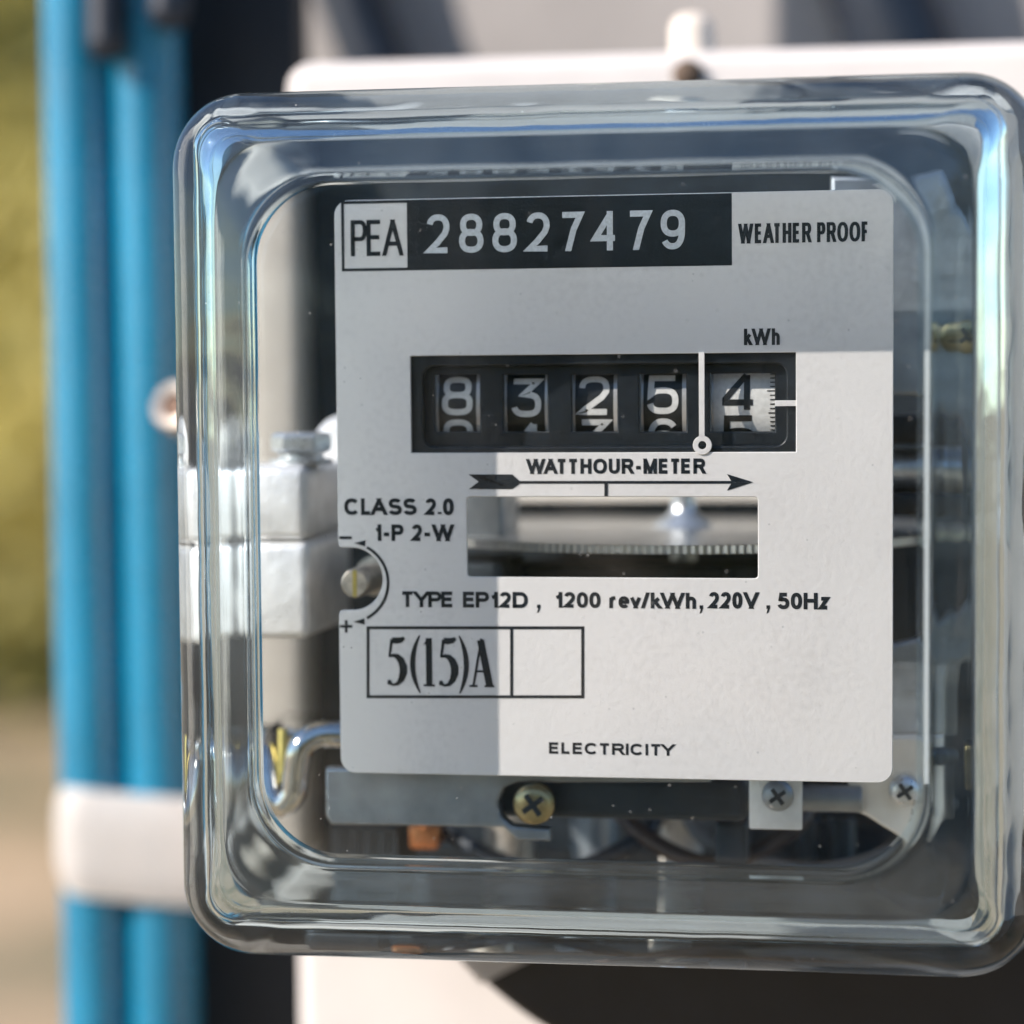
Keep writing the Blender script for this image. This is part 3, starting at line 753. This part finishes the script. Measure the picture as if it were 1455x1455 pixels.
rotor = mesh_obj("rotor_disc", bm, "disc", meter, angle=30); plab(rotor, "thin aluminium rotor disc with knurled rim")
bm = lathe_bm([(2.2, -34), (2.2, -1), (5.0, -.9), (5.4, .8), (4.4, 1.8), (2.9, 2.8), (2.2, 3.6), (2.0, 5), (2.0, 36)], (DX, DY, DZ), (0, 0, 1), 32)
mesh_obj("spindle", bm, "zinc", rotor)
# works behind the disc window: dark magnet yoke, pale bracket
bx = pxr(640, 690, 722, 770, 32); mesh_obj("brake_yoke", box_bm(bx[0], bx[1], 26, 44, bx[2], bx[3]+8, .8), "steel", meter)
bx = pxr(640, 797, 722, 900, 26); mesh_obj("brake_yoke", box_bm(bx[0], bx[1], 22, 44, bx[2], bx[3], .8), "dark_steel", meter)
bx = pxr(715, 690, 1230, 711, 84); mesh_obj("cross_bar", box_bm(bx[0], bx[1], 82, 87.5, bx[2], bx[3]+6, .6), "cream", meter)

bx = pxr(655, 800, 1120, 930, 40); mesh_obj("lower_housing", box_bm(bx[0], bx[1], 40, 50, bx[2], bx[3], .8), "dark_steel", meter)
# ---- brake magnet casting on the left with its hex bolt
fx0 = at(329, 700, 10)[0]; fx1 = at(434, 700, 10)[0]
zA, zB, zC = at(400, 662, 10)[1], at(400, 769, 10)[1], at(400, 908, 10)[1]
mag = mesh_obj("magnet_block", box_bm(fx0, fx1, 10, 40, zB+.12, zA, 1.6, 4), "alu", meter); plab(mag, "upper pale cast aluminium block of the brake magnet")
mag2 = mesh_obj("magnet_block", box_bm(fx0+.3, fx1+.4, 9.6, 40, zC, zB-.12, 1.6, 4), "alu", meter); plab(mag2, "lower pale cast aluminium block of the brake magnet")
bxx, _ = at(428, 640, 18); rb = (470-385)/2/scale_at(18)
zt1 = zA
bm = lathe_bm([(rb*1.02, 0), (rb*1.08, .3), (rb*1.08, .9), (rb*.9, 1.0), (rb*.78, 1.05), (rb*.78, 1.7), (rb*.85, 1.75)], (bxx, 18, zt1), (0, 0, 1), 36)
mesh_obj("washer", bm, "zinc", mag)
bm = bmesh.new()
rows = []
for r, h in ((rb*.80, 1.7), (rb*.97, 1.75), (rb*1.06, 2.1), (rb*1.06, 4.1), (rb*.96, 4.55), (rb*.6, 4.6), (.01, 4.6)):
    rows.append([bm.verts.new(Vector((bxx+r*math.cos(rad(60*k+8)), 18+r*math.sin(rad(60*k+8)), zt1+h*1.12))*MM) for k in range(6)])
for a, c in zip(rows, rows[1:]):
    for k in range(6): bm.faces.new((a[k], a[(k+1)%6], c[(k+1)%6], c[k]))
bmesh.ops.bevel(bm, geom=[e for e in bm.edges], offset=.00022, segments=2, affect='EDGES')
bmesh.ops.recalc_face_normals(bm, faces=bm.faces)
mesh_obj("hex_bolt", bm, "zinc", mag, angle=25)
# side posts of the frame (pale) above and below the block
px_ = pxr(352, 235, 424, 700, 78); mesh_obj("frame_post", box_bm(px_[0], px_[1], 78, 94, px_[2]-70, px_[3]+8, 1.6), "cream", meter)
bz = at(478, 640, 40)
bm = lathe_bm([(.01, -3), (4.2, -2.6), (6.2, 0), (6.2, 4)], (bz[0]+2, 40, bz[1]), (0, 1, 0), 32); mesh_obj("bearing_boss", bm, "alu", meter)
# adjusting screw in the notch
sxp, szp = at(504, 829, 4)
prof = [(.01, 0), (1.95, 0), (2.25, .35), (2.3, .8), (2.3, 14), (3.2, 14.1), (3.2, 22)]
bm = lathe_bm(prof, (sxp, 4, szp), (0, 1, 0), 36)
scr = mesh_obj("adjusting_screw", bm, "warm_steel", meter); plab(scr, "round slotted adjusting screw in the notch of the nameplate")
mesh_obj("slot", box_bm(sxp-.34, sxp+.34, 3.93, 4.3, szp-2.1, szp+2.1, .05, 1), "gold_edge", scr)
# chromed loop lower left
def P3(a, b_, Y): x, z = at(a, b_, Y); return Vector((x, Y, z))
loop = [P3(560, 1046, 16), P3(500, 1044, 14), P3(455, 1044, 13), P3(428, 1062, 12), P3(420, 1100, 12), P3(416, 1128, 12), P3(400, 1143, 12.5), P3(384, 1128, 13), P3(379, 1095, 14), P3(378, 1062, 16), P3(384, 1046, 22), P3(395, 1040, 34)]
bm = tube_bm(smooth_path(loop, 8), 2.1, 20)
br = mesh_obj("wire_bracket", bm, "chrome", meter, angle=None); plab(br, "shiny bent bracket at the lower left inside the cover")
mesh_obj("brace", tube_bm(smooth_path([P3(402, 1036, 15), P3(401, 1080, 14), P3(400, 1112, 13.5)], 6), .8, 12), "gold_edge", br)
bx = pxr(362, 1034, 470, 1062, 24); mesh_obj("clamp_plate", box_bm(bx[0], bx[1], 24, 42, bx[2], bx[3], .8), "chrome", meter)

# ---- lower frame bar with brass screw
YF = 6.0
F = pxr(462, 1085, 1020, 1172, YF)
sl = pxrr(704, 1108, 800, 1178, YF, 3.4, 8)
zz = at(757, 1172, YF)[1]
def PF(a, b_): return at(a, b_, YF)
out = [PF(462, 1092), PF(1010, 1092), PF(1010, 1112), PF(735, 1112), PF(716, 1120), PF(707, 1140), PF(712, 1160), PF(728, 1174), PF(782, 1178), PF(782, 1196), PF(735, 1194), PF(715, 1176), PF(470, 1172), PF(462, 1160)]
bar = flat("lower_frame", [out[::-1]], YF, YF+3, "steel", meter, .5, 3); plab(bar, "dull steel frame bar under the nameplate")
bx = pxr(690, 1098, 1062, 1168, 11); mesh_obj("cross_rail", box_bm(bx[0], bx[1], 10, 18, bx[2], bx[3], 1.4, 4), "dark_steel", meter)
bx = pxr(1062, 1116, 1225, 1158, 14); mesh_obj("shaft", lathe_bm([(.01, 0), ((bx[3]-bx[2])/2-.3, 0), ((bx[3]-bx[2])/2, .4), ((bx[3]-bx[2])/2, bx[1]-bx[0])], (bx[1], 16, (bx[2]+bx[3])/2), (-1, 0, 0), 32), "steel", meter)
def phillips(px, py, Y, rpx, material, parent, name="screw", lab=None):
    x, z = at(px, py, Y); r = rpx/scale_at(Y)
    bm = bmesh.new(); n = 32
    prof = [(r*.99, 1.2), (r, .5), (r*.96, .1), (r*.82, -.35), (r*.6, -.62), (r*.3, -.74)]
    lathe_bm(prof, (x, Y, z), (0, 1, 0), n, bm); bm.faces.new([v for v in bm.verts[-n:]])
    o = mesh_obj(name, bm, material, parent, angle=60)
    if lab: plab(o, lab)
    # cross recess as a dark inset
    bm = bmesh.new()
    for a in (35, 125):
        c, s = math.cos(rad(a)), math.sin(rad(a)); l_, w2 = r*.58, r*.13
        vs = [bm.verts.new(Vector((x+c*u-s*v, Y-.76-(.01 if a > 90 else 0), z+s*u+c*v))*MM) for u, v in ((-l_, -w2), (l_, -w2), (l_, w2), (-l_, w2))]
        bm.faces.new(vs)
    # part or sub-part: the recess joins the screw mesh
    me = bpy.data.meshes.new("t"); bm.to_mesh(me); bm.free()
    b2 = bmesh.new(); b2.from_mesh(o.data); nf = len(b2.faces); b2.from_mesh(me); b2.faces.ensure_lookup_table()
    for f in b2.faces[nf:]: f.material_index = 1
    b2.to_mesh(o.data); b2.free(); bpy.data.meshes.remove(me); o.data.materials.append(M["dark_steel"])
    return o
phillips(758, 1143, 5, 31, "brass", bar, lab="brass cross head screw under the nameplate")
bx = pxr(1064, 1098, 1140, 1180, 8)
tab = mesh_obj("clip_tab", box_bm(bx[0], bx[1], 8, 9, bx[2], bx[3], .3, 2), "alu", meter); phillips(1105, 1131, 7.4, 23, "steel", tab)
# pillars and copper below
def pillar(px, y0, y1, rpx, Y, material):
    x, zt_ = at(px, y0, Y); zb_ = at(px, y1, Y)[1]; r = rpx/scale_at(Y)
    return mesh_obj("pillar", lathe_bm([(.01, 0), (r*.9, 0), (r, .5), (r, zt_-zb_)], (x, Y, zt_), (0, 0, -1), 28), material, meter)
pillar(724, 1150, 1330, 36, 44, "warm_steel"); pillar(968, 1150, 1330, 30, 40, "cream"); pillar(845, 1150, 1330, 34, 50, "steel"); pillar(1150, 1160, 1330, 16, 46, "dark_steel"); pillar(1195, 1160, 1330, 20, 46, "dark_steel")
bx = pxr(560, 1172, 648, 1216, 28); mesh_obj("copper_lug", box_bm(bx[0]+2.4, bx[1]-3.0, 28, 36, bx[2]+.8, bx[3], .8), "copper", meter)
bx = pxr(470, 1244, 1340, 1330, 30); mesh_obj("terminal_tray", box_bm(bx[0], bx[1], 30, 87, bx[2], bx[3], 1.2), "dark_steel", meter)
for k, (a, b_, c, d_, m_) in enumerate(((648, 1190, 905, 1238, "dark_tube"), (905, 1180, 1120, 1225, "wire_brown"), (1010, 1196, 1290, 1236, "wire_grey"))):
    mesh_obj("insulated_wire", tube_bm(smooth_path([P3(a-40, b_-60, 40), P3(a, b_, 32), P3((a+c)/2, d_+4, 28), P3(c, b_+4, 32), P3(c+40, b_-60, 42)], 8), 1.5, 14), m_, meter, angle=None)
# laminated core under the plate
x0_, x1_, z0_, z1_ = pxr(470, 1176, 566, 1240, 30)
nl = 14; wl = (x1_-x0_)/nl
core_me = None
for k in range(nl):
    if core_me is None:
        o = mesh_obj("lamination", box_bm(0, wl*.86, 30, 46, z0_, z1_, .12, 1), "dark_steel", meter, smooth=False); core_me = o.data
    else:
        o = bpy.data.objects.new("lamination", core_me); link(o, meter)
    o.location = (MM*(x0_+wl*k), MM*(.25 if k % 3 == 0 else 0), 0)
bx = pxr(1015, 1168, 1062, 1232, 20); mesh_obj("terminal_post", box_bm(bx[0], bx[1], 20, 30, bx[2], bx[3], .8), "dark_steel", meter)
# ---- right hand side: steel side frame with lobes, coil, terminal bracket
YR = 22
def PR_(a, b_): return at(a, b_, YR)
lobes = [(1180, 250), (1330, 250), (1352, 290), (1372, 345), (1382, 400), (1388, 470), (1386, 540), (1384, 575), (1392, 610), (1394, 700), (1393, 860), (1388, 905), (1372, 930), (1352, 940), (1346, 980), (1345, 1045), (1180, 1050),
         (1180, 915), (1268, 915), (1310, 905), (1338, 880), (1362, 850), (1368, 800), (1368, 640), (1352, 600), (1330, 572), (1300, 562), (1180, 562)]
side = flat("side_frame", [[PR_(a, b_) for a, b_ in lobes][::-1]], YR, YR+3, "steel", meter, .7, 3); plab(side, "dull grey steel frame seen right of the nameplate")
phillips(1364, 478, YR-1, 24, "brass", side)
cz_ = at(1300, 668, 34); rc = 34/scale_at(34)
prof = [(.01, 0)]; L_ = at(1352, 668, 34)[0]-at(1180, 668, 34)[0]
k = 0.0
prof += [(rc*1.0, 0), (rc*1.0, 1.0), (rc*.86, 1.1)]
x_ = 1.1
while x_ < L_: prof += [(rc*.90, x_+.25), (rc*.86, x_+.5)]; x_ += .5
xe, ze = at(1352, 668, 34)
mesh_obj("coil", lathe_bm(prof, (xe, 36, ze), (-1, 0, 0), 40), "zinc", meter)
bx = pxr(1200, 700, 1350, 760, 30); mesh_obj("coil_former", box_bm(bx[0], bx[1], 30, 46, bx[2]+3, bx[3], .8), "bakelite", meter)
bx = pxr(1200, 590, 1350, 632, 30); mesh_obj("coil_former", box_bm(bx[0], bx[1], 30, 46, bx[2], bx[3], .8), "bakelite", meter)
bx = pxr(1222, 1046, 1348, 1190, 16)
tb = flat("terminal_bracket", [[at(a, b_, 16) for a, b_ in ((1205, 1048), (1342, 1046), (1345, 1160), (1322, 1196), (1280, 1190), (1250, 1172), (1232, 1160), (1205, 1150))][::-1]], 16, 19, "cream", meter, .6, 3)
plab(tb, "cream terminal bracket at the lower right")
phillips(1286, 1124, 14.6, 23, "zinc", tb); phillips(1338, 1075, 15, 12, "dark_steel", tb)
bx = pxr(1358, 1060, 1376, 1120, 24); mesh_obj("terminal_tongue", box_bm(bx[0], bx[1], 24, 30, bx[2], bx[3], .5), "brass", meter)

# ---- sealing lug on the left of the cover
lx, lz = at(252, 582, 80)
r_ = 38/scale_at(80)
bm = lathe_bm([(r_*.56, 3), (r_*.56, -3), (r_*.9, -3.4), (r_, -2.6), (r_, 3), (r_*.56, 3)], (lx, 82, lz), (0.15, 1, -.35), 36)
lug = mesh_obj("sealing_lug", bm, "warm_steel", meter); plab(lug, "pale round sealing lug at the left of the cover")
ax = Vector((.15, 1, -.35)).normalized()
mesh_obj("seal_plug", lathe_bm([(.01, -2.6), (r_*.3, -2.5), (r_*.52, -2.2), (r_*.52, 2)], (lx, 82, lz), ax, 24), "rust", lug)

# ---- clear cover
YPN = -20.0
p0 = pxr(355, 262, 1302, 1240, YPN)
p1 = (at(257, 727, -7)[0], at(1478, 727, -7)[0], at(830, 1369, -7)[1], at(830, 119, -7)[1])
c0 = ((p0[0]+p0[1])/2, (p0[2]+p0[3])/2, (p0[1]-p0[0])/2, (p0[3]-p0[2])/2)
c1 = ((p1[0]+p1[1])/2, (p1[2]+p1[3])/2, (p1[1]-p1[0])/2, (p1[3]-p1[2])/2)
def ringpts(s, y, r, nc=14, ne=6):
    cx, cz, hw, hh = [a+(b_-a)*s for a, b_ in zip(c0, c1)]
    loop_ = rrect(cx-hw, cx+hw, cz-hh, cz+hh, r, nc); o = []
    m_ = len(loop_)
    for i in range(m_):
        o.append(loop_[i])
        if i % (nc+1) == nc:
            a, c = Vector(loop_[i]), Vector(loop_[(i+1) % m_])
            for k in range(1, ne): o.append(tuple(a.lerp(c, k/ne)))
    return [Vector((x, y, z))*MM for x, z in o]
def interp(rows, sub=4):
    v = smooth_path([Vector((a*30, b_, c)) for a, b_, c in rows], sub)
    return [(p.x/30, p.y, p.z) for p in v]
outer_p = [(0, -20, 12.5), (.035, -19.95, 12.6), (.06, -19.75, 12.6), (.08, -19.4, 12.6), (.095, -19.0, 12.6), (.12, -18.7, 12.6), (.17, -18.5, 12.6), (.28, -18.0, 12.4), (.42, -17.2, 12)]
for k in range(1, 9):
    t = rad(90*k/8); outer_p.append((.42+.58*math.sin(t), -6.5-10.7*math.cos(t), 12-1.3*k/8))
outer_p += [(1.015, 4, 10.7), (1.04, 20, 10.7), (1.075, 45, 10.7), (1.105, 70, 10.8), (1.13, 94, 10.8)]
inner_p = [(0, -16.9, 11.5), (.03, -16.85, 11.5), (.055, -16.7, 11.3), (.075, -16.4, 11), (.095, -16.05, 10.8), (.13, -15.75, 10.4), (.22, -15.3, 9.5), (.38, -14.5, 8.0)]
for k in range(1, 9):
    t = rad(90*k/8); inner_p.append((.38+.27*math.sin(t), -7.5-7.0*math.cos(t), 8-4*k/8))
inner_p += [(.665, 4, 4.2), (.70, 20, 4.2), (.74, 45, 4.4), (.78, 70, 4.5), (.81, 94, 4.5)]
bm = bmesh.new()
ro = [[bm.verts.new(p) for p in ringpts(s, y, r)] for s, y, r in interp(outer_p)]
ri = [[bm.verts.new(p) for p in ringpts(s, y, r)] for s, y, r in interp(inner_p)]
WALL_Y = -5.0                                     # behind this depth the wall is a flat sheet
def skin(rs_, flip):
    for a, c in zip(rs_, rs_[1:]):
        n_ = len(a)
        for k in range(n_):
            vs = (a[k], a[(k+1) % n_], c[(k+1) % n_], c[k]); f = bm.faces.new(vs[::-1] if flip else vs); f.material_index = 1 if min(a[k].co.y, c[k].co.y) < WALL_Y*MM else 0
skin(ro, False); skin(ri, True)
n_ = len(ro[-1])
for k in range(n_):
    f = bm.faces.new((ro[-1][k], ro[-1][(k+1) % n_], ri[-1][(k+1) % n_], ri[-1][k])); f.material_index = 1
f = bm.faces.new(ro[0]); f.material_index = 0
f = bm.faces.new(ri[0][::-1]); f.material_index = 0
bmesh.ops.recalc_face_normals(bm, faces=bm.faces)
cov = mesh_obj("clear_cover", bm, ["pane", "rim"], meter, angle=50); plab(cov, "clear moulded cover with thick rounded rim and raised front pane")
